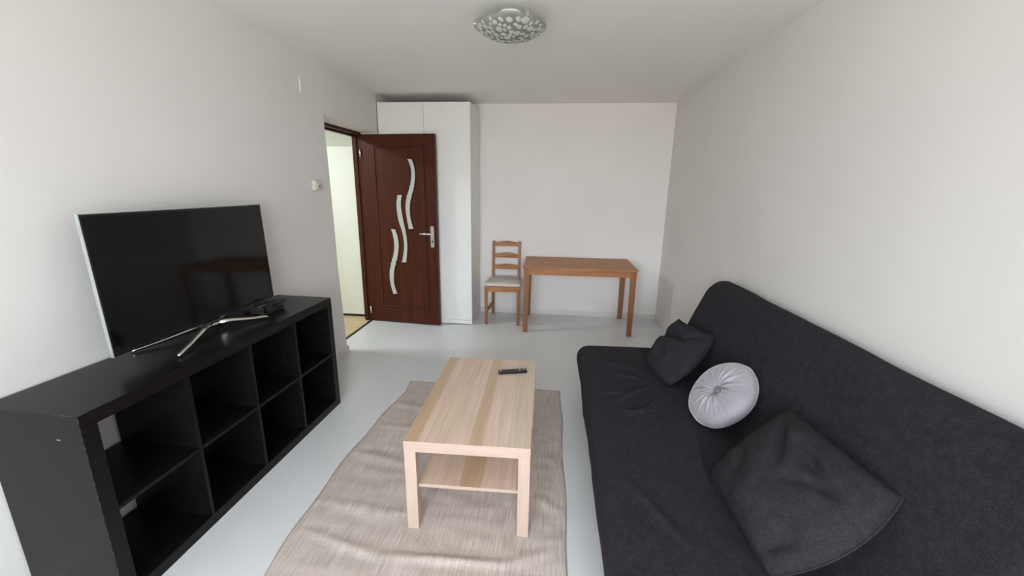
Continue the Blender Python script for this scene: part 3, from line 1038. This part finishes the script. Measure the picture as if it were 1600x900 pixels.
tag(rc, 'round lilac-grey velvet cushion with pleats and a centre button', 'cushion')
rc.location = (.853, 1.935, .5455)
rc.rotation_euler = Vector((-.75, -.10, .60)).to_track_quat('Z', 'Y').to_euler()
obj('button', lathe(nb(), [(0, .044), (.011, .043), (.019, .038), (.021, .030), (.018, .018), (0, .016)], 24), 'velvet_button', rc, True)

# ------------------------------------------------------------------ ceiling lamp
lp = thing('ceiling_lamp', 'shallow round glass ceiling lamp with a pebble pattern, switched off', 'lamp', (-.277, 2.445, H))
RL, DL, ZR = .190, .066, -.066       # rim radius, depth of bowl, rim height
RS = (RL * RL + DL * DL) / (2 * DL)  # radius of the glass cap


def cap_z(r):
    return ZR - DL + RS - math.sqrt(RS * RS - r * r)


obj('base_plate', lathe(nb(), [(0, 0), (.058, 0), (.060, -.003), (.056, -.009), (0, -.010)], 40), 'white_plastic', lp, True)
obj('bulb_holder', lathe(nb(), [(0, -.009), (.026, -.009), (.028, -.046), (.105, -.055), (.112, -.072), (.085, -.094), (0, -.102)], 32), 'lamp_core', lp, True)
prof = [(RL * k / 24, cap_z(RL * k / 24)) for k in range(25)]
bowl = obj('glass_bowl', lathe(nb(), prof + [(RL + .003, ZR + .002), (RL, ZR + .004)] + [(r, z + .004) for r, z in prof[::-1]], 72), 'bowl', lp, True)
rnd = random.Random(21)
spots = []
tries = 0
while len(spots) < 105 and tries < 9000:
    tries += 1
    rr, aa = RL * .97 * math.sqrt(rnd.random()), rnd.uniform(0, 6.28318)
    big_ = rnd.uniform(.0115, .0225)
    asp = rnd.uniform(.62, 1.0)
    x, y = rr * math.cos(aa), rr * math.sin(aa)
    if rr + big_ > RL * .99:
        continue
    if all((x - q[0]) ** 2 + (y - q[1]) ** 2 > (.87 * (big_ + q[2])) ** 2 for q in spots):
        spots.append((x, y, big_, asp, rnd.uniform(0, 3.14)))
pm = bpy.data.meshes.new('pebble')
pb = lathe(nb(), [(0, -.16), (.5, -.14), (.85, -.07), (1, 0), (.85, .04), (0, .05)], 14)
pb.to_mesh(pm)
pb.free()
pm.materials.append(M['pebble'])
for p in pm.polygons:
    p.use_smooth = True
for x, y, s, asp, rz in spots:
    o = bpy.data.objects.new('pebble', pm)
    COL.objects.link(o)
    o.parent = bowl
    z = cap_z(math.hypot(x, y))
    n = Vector((-x, -y, (ZR - DL + RS) - z)).normalized()
    q = n.to_track_quat('Z', 'Y').to_matrix().to_4x4() @ Matrix.Rotation(rz, 4, 'Z') @ Matrix.Diagonal((s, s * asp, s, 1))
    o.matrix_local = Matrix.Translation((x, y, z)) @ q
for aa in (R(200), R(62), R(-58)):
    cl = nb()
    box(cl, RL - .010, RL + .009, -.009, .009, ZR - .008, ZR + .014, .003)
    box(cl, RL - .016, RL + .006, -.006, .006, ZR + .008, ZR + .016, .001)
    obj('clip', cl, 'chrome', lp, rot=(0, 0, aa))

# ------------------------------------------------------------------ small things on the left wall
def wall_thing(name, label, cat, y, z):
    o = thing(name, label, cat, (x_left(y, z), y, z), R(90))
    return o


sw = wall_thing('light_switch', 'small cream switch box on the wall beside the doorway', 'switch', 3.085, 1.475)
obj('housing', box(nb(), -.034, .034, -.034, .006, 0, .074, .005, 3), 'cream_plastic', sw)
obj('rocker', box(nb(), -.022, .022, -.040, -.030, .016, .062, .003), 'cream_plastic', sw)
obj('indicator', lathe(nb(), [(0, -.002), (.006, -.002), (.006, .004), (0, .004)], 14), 'black', sw, loc=(.004, -.0395, .030), rot=(R(90), 0, 0))
cs = wall_thing('cable_cover_strip', 'thin white vertical strip high on the left wall', 'strip', 2.975, 2.155)
obj('cover', box(nb(), -.009, .009, -.008, .006, 0, .108, .002), 'white_plastic', cs)
